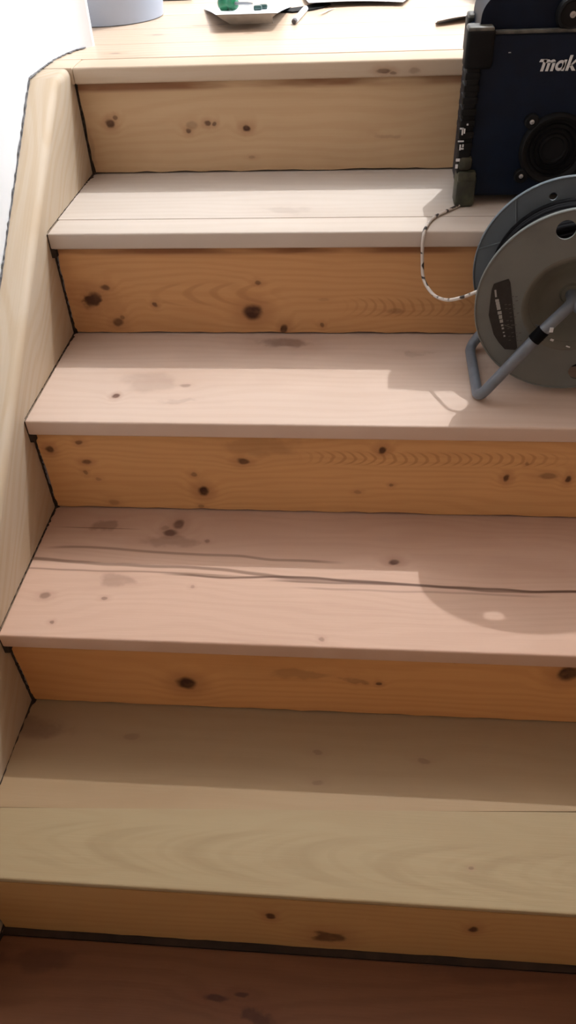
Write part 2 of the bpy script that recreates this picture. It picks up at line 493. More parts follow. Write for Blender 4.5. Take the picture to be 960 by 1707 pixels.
# ------------------------------------------------------------------ the staircase
stairs = empty('staircase', (0.5, -0.55, NZ[5]), 'bare sanded pine staircase with knotty risers and rounded treads beside a white wall', 'staircase')
RB, RD = (0.60, 0.335, 0.150), (0.44, 0.20, 0.075)
R_ = [dict(base=(0.56, 0.39, 0.23), dark=(0.44, 0.27, 0.14)), dict(base=RB, dark=RD), dict(base=(0.68, 0.39, 0.17), dark=(0.50, 0.24, 0.085)), dict(base=(0.66, 0.34, 0.130), dark=(0.48, 0.20, 0.06)), dict(base=(0.48, 0.29, 0.115), dark=(0.36, 0.18, 0.06))]

# landing board with its nose
og = (0.53, 0.032, -T)
m = wood('landing_nose_wood', (0.54, 0.43, 0.32), (0.44, 0.30, 0.19), og, 'xz', KNOTS['nose0'], 1.0, 0.02, amt=0.15)
bm = bmesh.new(); box(bm, 0.004, XW, 0.0, 0.0635, -T, 0.0, 0.004, 3)
box(bm, -0.0475, 0.004, 0.0, 0.0635, -T, 0.0, 0.0015, 2)
auto(obj('landing_nosing', bm, m, stairs, og))

tread_args = {
    1: dict(base=(0.57, 0.495, 0.43), dark=(0.46, 0.36, 0.28), amt=0.14, ring=0.02, seed=2, stain=0.2),
    2: dict(base=(0.645, 0.50, 0.41), dark=(0.50, 0.33, 0.23), amt=0.12, ring=0.018, seed=3, stain=0.3),
    3: dict(base=(0.60, 0.405, 0.305), dark=(0.43, 0.245, 0.165), amt=0.11, ring=0.016, cath=4, seed=4, stain=0.3,
            streaks=[(-0.640, -0.052, 0.005, -0.05, 0.60, 0.6, 0.03), (-0.655, -0.030, 0.0035, 0.20, 1.3, 0.8, 0.03), (-0.672, -0.004, 0.0035, 0.36, 1.3, 0.65, 0.025),
                     (-0.616, -0.02, 0.004, 0.0, 0.50, 0.5, 0.04), (-0.655, -0.02, 0.0025, -0.05, 0.35, 0.5, 0.02), (-0.685, 0.0, 0.003, 0.40, 0.80, 0.3, 0.02), (-0.566, -0.004, 0.0012, 0.0, 0.17, 0.8, 0.002)]),
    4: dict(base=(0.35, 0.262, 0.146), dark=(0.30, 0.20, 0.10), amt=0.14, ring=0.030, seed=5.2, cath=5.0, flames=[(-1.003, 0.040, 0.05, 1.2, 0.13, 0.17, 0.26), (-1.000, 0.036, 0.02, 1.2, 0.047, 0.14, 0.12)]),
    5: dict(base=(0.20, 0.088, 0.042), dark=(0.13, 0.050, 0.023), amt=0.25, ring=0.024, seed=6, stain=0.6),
}
tread_back = lambda k: NY[k - 1] + OV + 0.026 if k < 5 else NY[4] - 0.0095
for k in range(1, 6):
    z1 = NZ[k]
    th = T if k != 4 else 0.010
    y0 = NY[k] if k < 5 else -1.335
    y1 = tread_back(k)
    og = (0.55, (y0 + y1) / 2, z1 - th)
    kn = [q for q in KNOTS['tread%d' % k]]
    m = wood('tread_wood_%d' % k, origin=og, axes='xy', knots=kn, knot_col=(0.09, 0.035, 0.022) if k < 5 else (0.05, 0.018, 0.012),
             reddish=(0.34, 0.18, 0.12) if k < 5 else (0.16, 0.055, 0.028), **tread_args[k])
    if k == 4:                                    # two boards that part towards the right
        bm = bmesh.new()
        seam_l, seam_r = -0.9590, -0.9075
        A = [(0.0007, y0), (XW, y0), (XW, seam_r), (0.0007, seam_l)]
        prism(bm, A, 'z', z1 - th, z1)
        es = [e for e in bm.edges if all(abs(v.co.y - y0) < 1e-5 for v in e.verts)]
        bmesh.ops.bevel(bm, geom=es, offset=0.004, segments=3, profile=0.5, affect='EDGES')
        t_ = auto(obj('tread', bm, m, stairs, og))
        bm = bmesh.new()
        prism(bm, [(0.0007, seam_l + 0.0008), (0.09, seam_l + 0.00429), (0.60, seam_l + 0.02801), (XW, seam_r + 0.0032), (XW, y1), (0.0007, y1)], 'z', z1 - th, z1)
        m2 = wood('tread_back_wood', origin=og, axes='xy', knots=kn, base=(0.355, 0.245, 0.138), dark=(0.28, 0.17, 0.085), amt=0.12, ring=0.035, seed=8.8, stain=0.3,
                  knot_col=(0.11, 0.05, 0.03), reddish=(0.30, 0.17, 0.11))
        obj('back_board', bm, m2, t_, og)
    elif k == 1:                                  # narrow glued strip along the nose
        seam = -0.2105
        bm = bmesh.new(); box(bm, 0.0007, XW, y0, seam, z1 - th, z1, 0.0035, 3)
        t_ = auto(obj('tread', bm, m, stairs, og))
        bm = bmesh.new(); box(bm, 0.0007, XW, seam + 0.0003, y1, z1 - th, z1 - 0.0001, 0.0003, 1)
        m2 = wood('tread_back_wood_2', origin=og, axes='xy', knots=kn, base=(0.56, 0.49, 0.43), dark=(0.45, 0.36, 0.28), amt=0.14, ring=0.02, seed=12)
        obj('back_board', bm, m2, t_, og)
    else:
        bm = bmesh.new(); box(bm, 0.0007, XW, y0, y1, z1 - th, z1, 0.0035, 3)
        auto(obj('tread', bm, m, stairs, og))

bm = bmesh.new(); box(bm, 0.0008, XW, tread_back(5) + 0.0012, NY[4] + 0.05, NZ[5] - T, NZ[5] - 0.0040, 0.0005, 1)  # dark brown strip put in for the shade of the open gap
obj('gap_shade_strip', bm, plain('gap_shade_brown', (0.050, 0.027, 0.014), 0.8, noise=0.5, nscale=30), stairs)['label'] = 'dark strip for the shade in the gap at the foot of the lowest riser'
rng = random.Random(9)
for k in range(0, 5):
    y0 = NY[k] + OV
    zt = NZ[k] - (0.010 if k == 4 else T)
    zb = NZ[k + 1] + (0.0034 if k < 4 else 0.0015)
    if k == 4: y0 = NY[k] + 0.0004
    og = (0.55, y0, zb)
    ex = dict(seed=30 + k * 2.1, ring=0.020, amt=0.2, stain=0.35)
    if k == 2: ex.update(ring=0.013, cath=3, seed=31.7, flames=[(-0.4315, 0.016, 0.40, 0.84, 0.016, -0.022, 0.5)])
    if k == 1: ex.update(ring=0.013, cath=3, flames=[(-0.2900, 0.022, 0.12, 0.40, 0.05, 0.05, 0.35), (-0.3120, 0.020, 0.46, 0.80, 0.016, -0.025, 0.4)])
    bands = [(zt - 0.012, zt + 0.02, 0.85, (0.20, 0.075, 0.028))] if k in (0, 1) else ()  # top riser: shade under the nose painted in; next riser: reddish stain
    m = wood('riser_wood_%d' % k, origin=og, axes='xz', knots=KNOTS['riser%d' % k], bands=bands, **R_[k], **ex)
    # the sawn bottom edge is not quite straight, the left end stops short of the stringer
    bm = bmesh.new()
    n_ = 44
    top, bot = [], []
    x0_ = 0.0048
    for i in range(n_ + 1):
        x = x0_ + (XW - x0_) * i / n_
        bot.append((x, zb + (rng.uniform(-0.0018, 0.0012) if 0 < i < n_ else 0)))
    for i in range(9):
        top.append((x0_ + (0 if i in (0, 8) else rng.uniform(-0.001, 0.0015)), zb + (zt - zb) * i / 8))
    poly = bot + [(XW, zt)] + top[:0:-1]
    prism(bm, poly, 'y', y0, y0 + 0.018)
    obj('riser', bm, m, stairs, og)

# stringer along the wall
og = (-0.02, -0.6, -1.1)
N = None
m = wood('stringer_wood', (0.50, 0.41, 0.31), (0.42, 0.29, 0.16), (0, 0, 0), 'xy', (), 41, 0.022, amt=0.3, cath=3)
# grain follows the slope, so the coordinates are turned in the material
def sloped(m, ang):
    t = m.node_tree
    tc = next(n for n in t.nodes if n.type == 'TEX_COORD')
    sep = next(n for n in t.nodes if n.type == 'SEPXYZ')
    mp = t.nodes.new('ShaderNodeMapping')
    mp.inputs['Rotation'].default_value = (-ang, 0, 0)
    t.links.new(tc.outputs['Object'], mp.inputs[0])
    sw = t.nodes.new('ShaderNodeSeparateXYZ'); t.links.new(mp.outputs[0], sw.inputs[0])
    cb = t.nodes.new('ShaderNodeCombineXYZ')
    t.links.new(sw.outputs[1], cb.inputs[0])
    ad = t.nodes.new('ShaderNodeMath'); ad.operation = 'ADD'
    t.links.new(sw.outputs[0], ad.inputs[0]); t.links.new(sw.outputs[2], ad.inputs[1])
    t.links.new(ad.outputs[0], cb.inputs[1])
    t.links.new(cb.outputs[0], sep.inputs[0])
sloped(m, math.atan(0.6835))
SL, HT = 0.6835, 0.047
bm = bmesh.new()
ya, yb = -0.034, -1.36
poly = [(0.0, -0.001), (ya, -0.001), (ya - 0.036, (ya - 0.036) * SL + HT), (yb, yb * SL + HT), (yb, -1.25), (-1.0, -1.25), (0.0, -0.36)]
poly[2] = (-0.0705, -0.0705 * SL + HT)
poly[1] = (-0.0700, -0.0010)
poly = [(0.063, -0.0272), (0.0, -0.0272), (0.0, -0.001), (-0.0702, -0.001), (yb, yb * SL + HT), (yb, -1.25), (-1.0, -1.25), (0.063, -0.36)]
prism(bm, poly, 'x', -0.047, 0.0)
es = [e for e in bm.edges if all(v.co.x > -0.001 for v in e.verts) and all(v.co.z >= v.co.y * SL + 0.0 - 0.002 for v in e.verts)]
bmesh.ops.bevel(bm, geom=es, offset=0.012, segments=5, profile=0.5, affect='EDGES')
auto(obj('stringer', bm, m, stairs, og), 50)

# dark old filler in the corners where the boards stop short of the stringer
bm = bmesh.new()
for k in range(0, 5):
    zz0, zz1, yy = NZ[k + 1], NZ[k] - T, NY[k] + OV
    lo = lambda f: max(0.002, rng.uniform(0.0015, 0.0045) + (0.004 * (1 - f / 0.2) if f < 0.2 else 0))
    pts = [Vector((0, yy + 0.001, zz0 + (zz1 - zz0) * i / 40)) for i in range(41)]
    b2 = bmesh.new()
    cnt = iter(range(1000))
    ribbon(b2, pts, (1, 0, 0), (0, -1, 0), lambda: 0.0, lambda: lo(next(cnt) / 40), 0.0018)
    me_ = bpy.data.meshes.new('t'); b2.to_mesh(me_); bm.from_mesh(me_); b2.free()
    y0, y1 = (NY[k + 1] if k < 4 else -1.33), NY[k] + OV
    pts = [Vector((0, y0 + 0.006 + (y1 - y0 - 0.006) * i / 60, NZ[k + 1] - 0.0003)) for i in range(61)]
    b2 = bmesh.new()
    cnt = iter(range(1000))
    wf = lambda f: 0.0002 + max(0.0, rng.uniform(-0.0006, 0.0030)) * f + (0.006 * rng.random() * ((f - 0.75) / 0.25) if f > 0.75 else 0)
    ribbon(b2, pts, (1, 0, 0), (0, 0, 1), lambda: 0.0, lambda: wf(next(cnt) / 60), 0.0010)
    me_ = bpy.data.meshes.new('t'); b2.to_mesh(me_); bm.from_mesh(me_); b2.free()
    if k == 0: continue
    # under the nose, beside the board end
    q = box(bm, 0.0, 0.0075, NY[k] + 0.001, NY[k] + OV + 0.004, NZ[k] - T - 0.014, NZ[k] - 0.002)
f_ = obj('gap_filler', bm, M_GAP, stairs); f_['kind'] = 'stuff'; f_['label'] = 'dark crumbly filler in the corners by the stringer'

# ------------------------------------------------------------------ jobsite radio
M_BLUE = plain('dark_blue_plastic', (0.003, 0.008, 0.021), 0.5, noise=0.25, nscale=40, spec=0.16)
M_RUB = plain('black_rubber', (0.006, 0.006, 0.0065), 0.6, noise=0.3, nscale=60, spec=0.16)
M_FOOTR = plain('mottled_black_rubber', (0.016, 0.017, 0.010), 0.5, noise=0.3, nscale=45, alt_col=(0.06, 0.062, 0.035), bump=0.3)  # black rubber with lighter olive blotches
M_LIT = plain('lit_grey_rubber', (0.035, 0.034, 0.030), 0.5, nscale=50, alt_col=(0.12, 0.115, 0.095))  # light on the radio's top edge and caps, put into the colour
M_WHT = plain('white_print', (0.62, 0.64, 0.66), 0.5)
M_SCREW = plain('screw_steel', (0.42, 0.43, 0.45), 0.35, 0.9)
M_MESH = plain('speaker_black', (0.003, 0.003, 0.004), 0.8, spec=0.1)
RX, RY, RZ = 0.80, -0.105, NZ[1]
radio = empty('jobsite_radio', (RX, RY, RZ), 'dark blue and black jobsite radio with a white wordmark standing on the upper tread', 'radio')
XL, XR = 0.651, 2 * RX - 0.651
FY, BY = -0.166, -0.050
bm = bmesh.new(); box(bm, XL + 0.008, XR - 0.008, FY, BY, RZ + 0.014, RZ + 0.243, 0.007, 3)
auto(obj('body', bm, M_BLUE, radio))
# highlight on the top front edge, painted as a lighter strip
bm = bmesh.new(); box(bm, XL + 0.036, XR - 0.036, FY - 0.0015, FY + 0.008, RZ + 0.2405, RZ + 0.2455, 0.0015, 2)
auto(obj('edge_highlight', bm, M_LIT, radio))
def mirror_x(x): return 2 * RX - x
for sgn in (1, -1):
    for fy, by in ((FY - 0.006, FY + 0.024), (BY - 0.024, BY + 0.006)):
        ins = 0.0 if fy < -0.1 else 0.010
        X = (lambda x: x + ins) if sgn == 1 else (lambda x: mirror_x(x + ins))
        def bx(bm, a, b, *r, **kw):
            u, v = sorted((X(a), X(b))); return box(bm, u, v, *r, **kw)
        bm = bmesh.new()
        bx(bm, XL + 0.001, XL + 0.020, fy, by, RZ + 0.05, RZ + 0.215, bev=0.004)
        for i in range(7):
            bx(bm, XL - 0.001, XL + 0.021, fy - 0.002, by + 0.002, RZ + 0.088 + i * 0.016, RZ + 0.098 + i * 0.016, bev=0.002)
        post = auto(obj('bumper_post', bm, M_RUB, radio))
        bm = bmesh.new()
        bx(bm, XL - 0.004, XL + 0.036, fy - 0.003, by + 0.002, RZ + 0.198, RZ + 0.2485, bev=0.005, seg=3)
        auto(obj('bumper_cap', bm, M_RUB, radio))
        bm = bmesh.new()
        bx(bm, XL - 0.003, XL + 0.034, fy - 0.002, by + 0.001, RZ + 0.244, RZ + 0.2515, bev=0.0034, seg=3)
        auto(obj('lit_cap_top', bm, M_LIT, radio))  # grey layer stands for the lit top of the black cap
        bm = bmesh.new()
        bx(bm, XL + 0.002, XL + 0.034, fy - 0.004, by + 0.003, RZ + 0.0, RZ + 0.050, bev=0.006, seg=2)
        bx(bm, XL + 0.003, XL + 0.032, fy - 0.006, by + 0.004, RZ + 0.040, RZ + 0.056, bev=0.004, seg=2)
        bx(bm, XL + 0.002, XL + 0.024, fy - 0.002, by + 0.002, RZ + 0.056, RZ + 0.078, bev=0.006, seg=2)
        auto(obj('foot', bm, M_FOOTR, radio))
# white paint marks on the left front post
bm = bmesh.new()
r2 = random.Random(2)
yy = FY - 0.0085
for (x, z, w_, h_) in ((0.653, 0.118, .006, .0022), (0.6545, 0.110, .0022, .010), (0.6575, 0.112, .002, .007), (0.6535, 0.100, .009, .002), (0.661, 0.1235, .0025, .0025), (0.6535, 0.088, .0022, .008), (0.6565, 0.089, .005, .0022), (0.6575, 0.0925, .0022, .004), (0.6520, 0.0715, .006, .004), (0.651, 0.061, .004, .006)):
    box(bm, x - w_ / 2, x + w_ / 2, yy - 0.0004, yy + 0.0006, RZ + z, RZ + z + h_)
obj('paint_mark', bm, M_WHT, radio)['label'] = 'white paint letters and flecks on the black post'
bm = bmesh.new(); box(bm, 0.7090, 0.7125, FY - 0.0006, FY + 0.0004, RZ + 0.2170, RZ + 0.2180); obj('paint_chip', bm, M_WHT, radio)

# upper housing with round shoulders, pivot knob
def rrect(x0, x1, z0, z1, r, n=8):
    P = [(x0, z0), (x1, z0)]
    for cx, a0 in ((x1 - r, 0), (x0 + r, 90)):
        for i in range(n + 1):
            a = math.radians(a0 + 90 * i / n)
            P.append((cx + r * math.cos(a), z1 - r + r * math.sin(a)))
    return P
bm = bmesh.new()
prism(bm, rrect(0.6665, mirror_x(0.6665), RZ + 0.235, RZ + 0.288, 0.030), 'y', FY + 0.012, BY - 0.01)
auto(obj('top_housing', bm, M_BLUE, radio))
bm = bmesh.new()                                # carrying handle over the housing
tube(bm, fillet([(0.70, -0.108, RZ + 0.27), (0.70, -0.108, RZ + 0.33), (0.90, -0.108, RZ + 0.33), (0.90, -0.108, RZ + 0.27)], 0.03), 0.010, 12)
auto(obj('handle', bm, M_RUB, radio))
ROT_Y = Matrix.Rotation(math.radians(90), 4, 'X')          # local Z -> -Y
def frontM(x, y, z): return Matrix.Translation((x, y, z)) @ ROT_Y
for x in (0.7905, mirror_x(0.7905) + 0.06):
    bm = bmesh.new(); lathe(bm, [(0, 0), (0.0215, 0), (0.0225, 0.006), (0.020, 0.014), (0.017, 0.0155), (0.015, 0.0135), (0, 0.0135)], frontM(x, FY + 0.014, RZ + 0.262), 32)
    kn = auto(obj('pivot_knob', bm, M_RUB, radio))
    bm = bmesh.new(); lathe(bm, [(0, 0), (0.0042, 0), (0.0042, 0.002), (0.0015, 0.0022), (0.0012, 0.001), (0, 0.001)], frontM(x, FY + 0.0008, RZ + 0.262), 16)
    auto(obj('screw', bm, M_SCREW, kn))
# speakers
for cx in (0.797,):
    cz = -0.0935
    bm = bmesh.new()
    M = frontM(cx, FY, cz)
    lathe(bm, [(0.0, 0.001), (0.016, 0.0015), (0.018, 0.004), (0.028, 0.001), (0.041, 0.0035), (0.0435, 0.007), (0.0475, 0.0085), (0.0505, 0.006), (0.052, 0.0)], M, 64)
    sp = auto(obj('speaker', bm, M_RUB, radio))
    bm = bmesh.new()
    for r_ in (0.023, 0.030, 0.037):
        lathe(bm, [(r_ - 0.0014, 0.003), (r_, 0.0052), (r_ + 0.0014, 0.003)], M, 48)
    auto(obj('grille_ring', bm, M_MESH, sp))
    for dx, dz in ((-0.040, 0.0405), (-0.0435, -0.0385), (0.040, 0.0405), (0.0435, -0.0385)):
        bm = bmesh.new(); lathe(bm, [(0.011, 0.0), (0.0105, 0.0065), (0.009, 0.008), (0.0045, 0.0082), (0.004, 0.006), (0, 0.006)], frontM(cx + dx, FY, cz + dz), 24)
        auto(obj('screw_boss', bm, M_RUB, sp))
        bm = bmesh.new(); lathe(bm, [(0.0034, 0.0), (0.0034, 0.0075), (0.0015, 0.0085), (0.0012, 0.007), (0, 0.007)], frontM(cx + dx, FY, cz + dz), 16)
        auto(obj('screw', bm, M_SCREW, sp))

# the white wordmark: heavy slanted letters drawn as strokes
def letters(bm, x0, z0, xh, y):
    W_ = xh * 0.26
    sh = 0.20
    def quad(P, dy=0.0008):
        A = [bm.verts.new(Vector((x0 + p[0] * xh + p[1] * xh * sh, y, z0 + p[1] * xh))) for p in P]
        B = [bm.verts.new(v.co + Vector((0, -dy, 0))) for v in A]
        n = len(P)
        bm.faces.new(B)
        for i in range(n):
            j = (i + 1) % n
            bm.faces.new((A[i], A[j], B[j], B[i]))
    s = 0.27
    def ring(cx, cz, rx, rz, w, a0=0, a1=360, n=20):
        for i in range(n):
            p, q = math.radians(a0 + (a1 - a0) * i / n), math.radians(a0 + (a1 - a0) * (i + 1) / n)
            quad([(cx + rx * math.cos(p), cz + rz * math.sin(p)), (cx + rx * math.cos(q), cz + rz * math.sin(q)), (cx + (rx - w) * math.cos(q), cz + (rz - w) * math.sin(q)), (cx + (rx - w) * math.cos(p), cz + (rz - w) * math.sin(p))])
    # m: flag to the left, three legs
    quad([(-0.38, 0.80), (0.30, 0.80), (0.30, 1.04), (-0.30, 1.04)])
    quad([(0, 0), (s, 0), (s, 1.0), (0, 1.0)])
    for lx in (0.46, 0.92):
        quad([(lx, 0), (lx + s, 0), (lx + s, 0.80), (lx, 0.80)])
        ring(lx - 0.02, 0.71, 0.29, 0.29, 0.25, 0, 180, 10)
    # a
    def lower_a(x):
        ring(x + 0.42, 0.46, 0.44, 0.46, 0.24)
        quad([(x + 0.66, 0), (x + 0.92, 0), (x + 0.92, 0.95), (x + 0.66, 0.95)])
    lower_a(1.30)
    # k
    x = 2.36
    quad([(x, 0), (x + s, 0), (x + s, 1.32), (x, 1.32)])
    quad([(x + s, 0.42), (x + 0.62, 0.95), (x + 0.96, 0.95), (x + s, 0.28)])
    quad([(x + 0.38, 0.60), (x + 0.24, 0.44), (x + 0.62, 0), (x + 0.98, 0)])
    # i t a
    x = 3.48
    quad([(x, 0), (x + s, 0), (x + s, 0.92), (x, 0.92)]); quad([(x, 1.06), (x + s, 1.06), (x + s, 1.30), (x, 1.30)])
    x = 3.92
    quad([(x + 0.1, 0), (x + 0.1 + s, 0), (x + 0.1 + s, 1.25), (x + 0.1, 1.25)]); quad([(x - 0.06, 0.75), (x + 0.6, 0.75), (x + 0.6, 0.95), (x - 0.06, 0.95)])
    lower_a(4.56)
bm = bmesh.new()
letters(bm, 0.7580, 0.0135, 0.0150, FY)
bmesh.ops.recalc_face_normals(bm, faces=bm.faces[:])
obj('wordmark', bm, M_WHT, radio)['label'] = 'white slanted wordmark on the dark blue front'

# ------------------------------------------------------------------ cable reel
M_GREY = plain('grey_plastic', (0.140, 0.150, 0.142), 0.55, noise=0.18, nscale=14, bump=0.05)
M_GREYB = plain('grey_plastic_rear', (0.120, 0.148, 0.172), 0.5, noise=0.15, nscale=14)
M_DISH = plain('grey_plastic_hub', (0.130, 0.128, 0.104), 0.55, noise=0.25, nscale=18)
M_TUBE = plain('grey_coated_tube', (0.165, 0.188, 0.225), 0.38, noise=0.15, nscale=60)
M_CABLE = plain('black_cable', (0.004, 0.004, 0.005), 0.85, spec=0.1)
M_LBL = plain('black_sticker', (0.012, 0.012, 0.012), 0.5, noise=0.4, nscale=120)
C = Vector((0.7991, -0.4421, -0.2160)); YAW = -0.085
n_ax = Vector((math.sin(YAW), -math.cos(YAW), 0)); u_ax = Vector((math.cos(YAW), math.sin(YAW), 0)); v_ax = Vector((0, 0, 1))
def reelM(off=0.0):          # local x = right, y = up, z = out of the front face
    M = Matrix((u_ax, v_ax, n_ax)).transposed().to_4x4()
    M.translation = C + n_ax * off
    return M
RM = reelM()
reel = empty('cable_reel', (C.x, C.y + 0.06, NZ[2]), 'grey plastic cable reel with black cable on a tubular stand, in front of the radio', 'cable reel')
FR = 0.1345

def flange(bm, z_front, thick, r_in, holes, rib=True):
    """disc with real round holes: built as an annulus grid, holes cut by boolean-free triangulation"""
    seg = 120
    M = reelM(z_front)
    loops = []
    def circ(cx, cy, r, n):
        return [(cx + r * math.cos(2 * math.pi * i / n), cy + r * math.sin(2 * math.pi * i / n)) for i in range(n)]
    outline = [circ(0, 0, FR - 0.0025, seg), circ(0, 0, r_in, 72)] + [circ(x, y, r, 28) for x, y, r in holes]
    for zz, flip in ((0.0, False), (-thick, True)):
        edges = []
        vs_all = []
        for L in outline:
            V = [bm.verts.new(M @ Vector((x, y, zz))) for x, y in L]
            vs_all.append(V)
            for i in range(len(V)): edges.append(bm.edges.new((V[i], V[(i + 1) % len(V)])))
        bmesh.ops.triangle_fill(bm, use_beauty=True, use_dissolve=False, edges=edges)
        loops.append(vs_all)
    for A, B in list(zip(*loops))[1:]:
        n = len(A)
        for i in range(n):
            j = (i + 1) % n
            bm.faces.new((A[i], B[i], B[j], A[j]))
    # rounded rim
    lathe(bm, [(FR - 0.0025, 0.0), (FR - 0.0022, 0.0012), (FR - 0.0010, 0.0018), (FR, 0.0008), (FR, -thick - 0.001), (FR - 0.0012, -thick - 0.002), (FR - 0.0025, -thick)], M, seg)
    bmesh.ops.recalc_face_normals(bm, faces=bm.faces[:])
holesF = [(-0.031, 0.1045, 0.0128), (0.026, -0.1045, 0.0128), (0.1045, 0.026, 0.0128)]
bm = bmesh.new(); flange(bm, 0.0, 0.003, 0.070, holesF)
auto(obj('front_flange', bm, M_GREY, reel), 35)
WID = 0.119
bm = bmesh.new(); flange(bm, -WID, 0.003, 0.050, [(-0.0365, 0.105, 0.0055)])
rear = auto(obj('rear_flange', bm, M_GREYB, reel), 35)
# raised seams on the inside of the rear flange
RMb = reelM(-WID)
for a_, b_ in (((-0.0868, 0.1000), (-0.0798, 0.0556)), ((-0.1300, 0.0262), (-0.055, 0.0520)), ((-0.110, -0.05), (-0.05, -0.03)), ((0.05, 0.11), (0.05, 0.05)), ((0.05, -0.11), (0.05, -0.05))):
    bm = bmesh.new(); tube(bm, [RMb @ Vector((*a_, 0.0006)), RMb @ Vector((*b_, 0.0006))], 0.0011, 6)
    auto(obj('seam', bm, M_GREYB, rear))
# recessed hub
bm = bmesh.new()
lathe(bm, [(0.0705, -0.0028), (0.0705, 0.0004), (0.0690, 0.0006), (0.0670, 0.0), (0.062, -0.004), (0.054, -0.0125), (0.046, -0.022), (0.037, -0.030), (0.020, -0.036), (0.016, -0.036), (0.0135, -0.032), (0.0115, -0.032), (0.0, -0.034)], RM, 72)
dish = auto(obj('hub_dish', bm, M_DISH, reel), 30)
bm = bmesh.new()                                  # triangular web inside the dish
P3 = [(-0.058, -0.030), (-0.044, -0.047), (-0.036, -0.040)]
A_ = [bm.verts.new(RM @ Vector((x, y, -0.008))) for x, y in P3]; B_ = [bm.verts.new(RM @ Vector((x, y, -0.020))) for x, y in P3]
bm.faces.new(A_); bm.faces.new(B_[::-1])
for i in range(3): bm.faces.new((A_[i], B_[i], B_[(i + 1) % 3], A_[(i + 1) % 3]))
bmesh.ops.recalc_face_normals(bm, faces=bm.faces[:])
obj('web', bm, M_GREYB, dish)
bm = bmesh.new(); lathe(bm, [(0.0, 0.0), (0.0026, 0.0), (0.0026, 0.0012), (0, 0.0012)], RM @ Matrix.Translation((-0.059, -0.006, -0.0115)), 12); obj('rivet_hole', bm, M_LBL, dish)
# drum and wound cable
bm = bmesh.new(); lathe(bm, [(0.066, -0.003), (0.066, -WID), (0.05, -WID)], RM, 48); auto(obj('drum', bm, M_GREY, reel))
bm = bmesh.new()
pts = []
cr = 0.0052
for layer, (R0, z0, z1, turns) in enumerate(((0.1045, -0.012, -0.110, 9), )):
    n_ = turns * 40
    for i in range(n_ + 1):
        a = 2 * math.pi * i / 40
        f = i / n_
        pts.append(RM @ Vector(((R0 + 0.0008 * math.sin(a * 0.37)) * math.cos(a), (R0 + 0.0008 * math.sin(a * 0.37)) * math.sin(a), z0 + (z1 - z0) * f)))
tube(bm, pts, cr, 8)
lathe(bm, [(0.060, -0.006), (0.1000, -0.006), (0.1000, -0.115), (0.060, -0.115)], RM, 48)
auto(obj('cable_winding', bm, M_CABLE, reel), 50)
# sticker
bm = bmesh.new()
lab = [(-0.1140, 0.0180), (-0.1125, 0.0270), (-0.0935, 0.0352), (-0.0905, 0.0300), (-0.0655, -0.0700), (-0.0680, -0.0735), (-0.0830, -0.0730), (-0.0930, -0.0625), (-0.1020, -0.0500), (-0.1130, -0.0200)]
A_ = [bm.verts.new(RM @ Vector((x, y, 0.0000))) for x, y in lab]; B_ = [bm.verts.new(RM @ Vector((x, y, 0.0007))) for x, y in lab]
bm.faces.new(B_)
for i in range(len(lab)): bm.faces.new((A_[i], A_[(i + 1) % len(lab)], B_[(i + 1) % len(lab)], B_[i]))
bmesh.ops.recalc_face_normals(bm, faces=bm.faces[:])
stk = obj('sticker', bm, M_LBL, reel); stk['label'] = 'black printed sticker'
bm = bmesh.new()                                  # its worn pale print
def pq(P, z=0.0007):
    A = [bm.verts.new(RM @ Vector((x, y, z + 0.0004))) for x, y in P]
    bm.faces.new(A)
def bar(x, y, ww, hh, rot=0.23):
    c_, s_ = math.cos(rot), math.sin(rot)
    pq([(x + a * c_ - b * s_, y + a * s_ + b * c_) for a, b in ((-ww / 2, -hh / 2), (ww / 2, -hh / 2), (ww / 2, hh / 2), (-ww / 2, hh / 2))])
for t_, ww, hh in ((0.02, .0025, .011), (0.15, .005, .004), (0.20, .005, .004), (0.25, .005, .0045), (0.30, .005, .004), (0.38, .0055, .005), (0.46, .0045, .006), (0.54, .0045, .005), (0.62, .003, .003), (0.68, .003, .003), (0.76, .0025, .002), (0.83, .0025, .003)):
    bar(-0.1085 + 0.0265 * t_, 0.0150 - 0.080 * t_, ww, hh)
obj('print', bm, plain('worn_print', (0.30, 0.30, 0.29), 0.6), stk)
bm = bmesh.new()
r3 = random.Random(5)
for i in range(13):
    for j in range(4):
        if r3.random() < 0.55:
            t_ = i / 13
            bar(-0.0965 + 0.020 * t_ + j * 0.0052 - 0.0, 0.0160 - 0.080 * t_, .0032, .0012)
bar(-0.0835, -0.036, .013, .0016, -0.35); bar(-0.0765, -0.0335, .006, .0014, 0.1)
obj('small_print', bm, plain('faint_print', (0.075, 0.072, 0.066), 0.6), stk)
# paint spots on the front flange
bm = bmesh.new()
for (x, y, ww, hh, rr) in ((-0.0195, -0.0545, .0050, .0034, -.3), (0.0045, -0.0640, .0060, .0020, -.3)):
    c_, s_ = math.cos(rr), math.sin(rr)
    P = [(x + a * c_ - b * s_, y + a * s_ + b * c_) for a, b in ((-ww / 2, -hh / 2), (ww / 2, -hh / 2), (ww / 2, hh / 2), (-ww / 2, hh / 2))]
    bm.faces.new([bm.verts.new(RM @ Vector((px, py, 0.0010 if abs(y) > 0.072 else 0.0012))) for px, py in P])
obj('paint_spot', bm, M_WHT, reel)
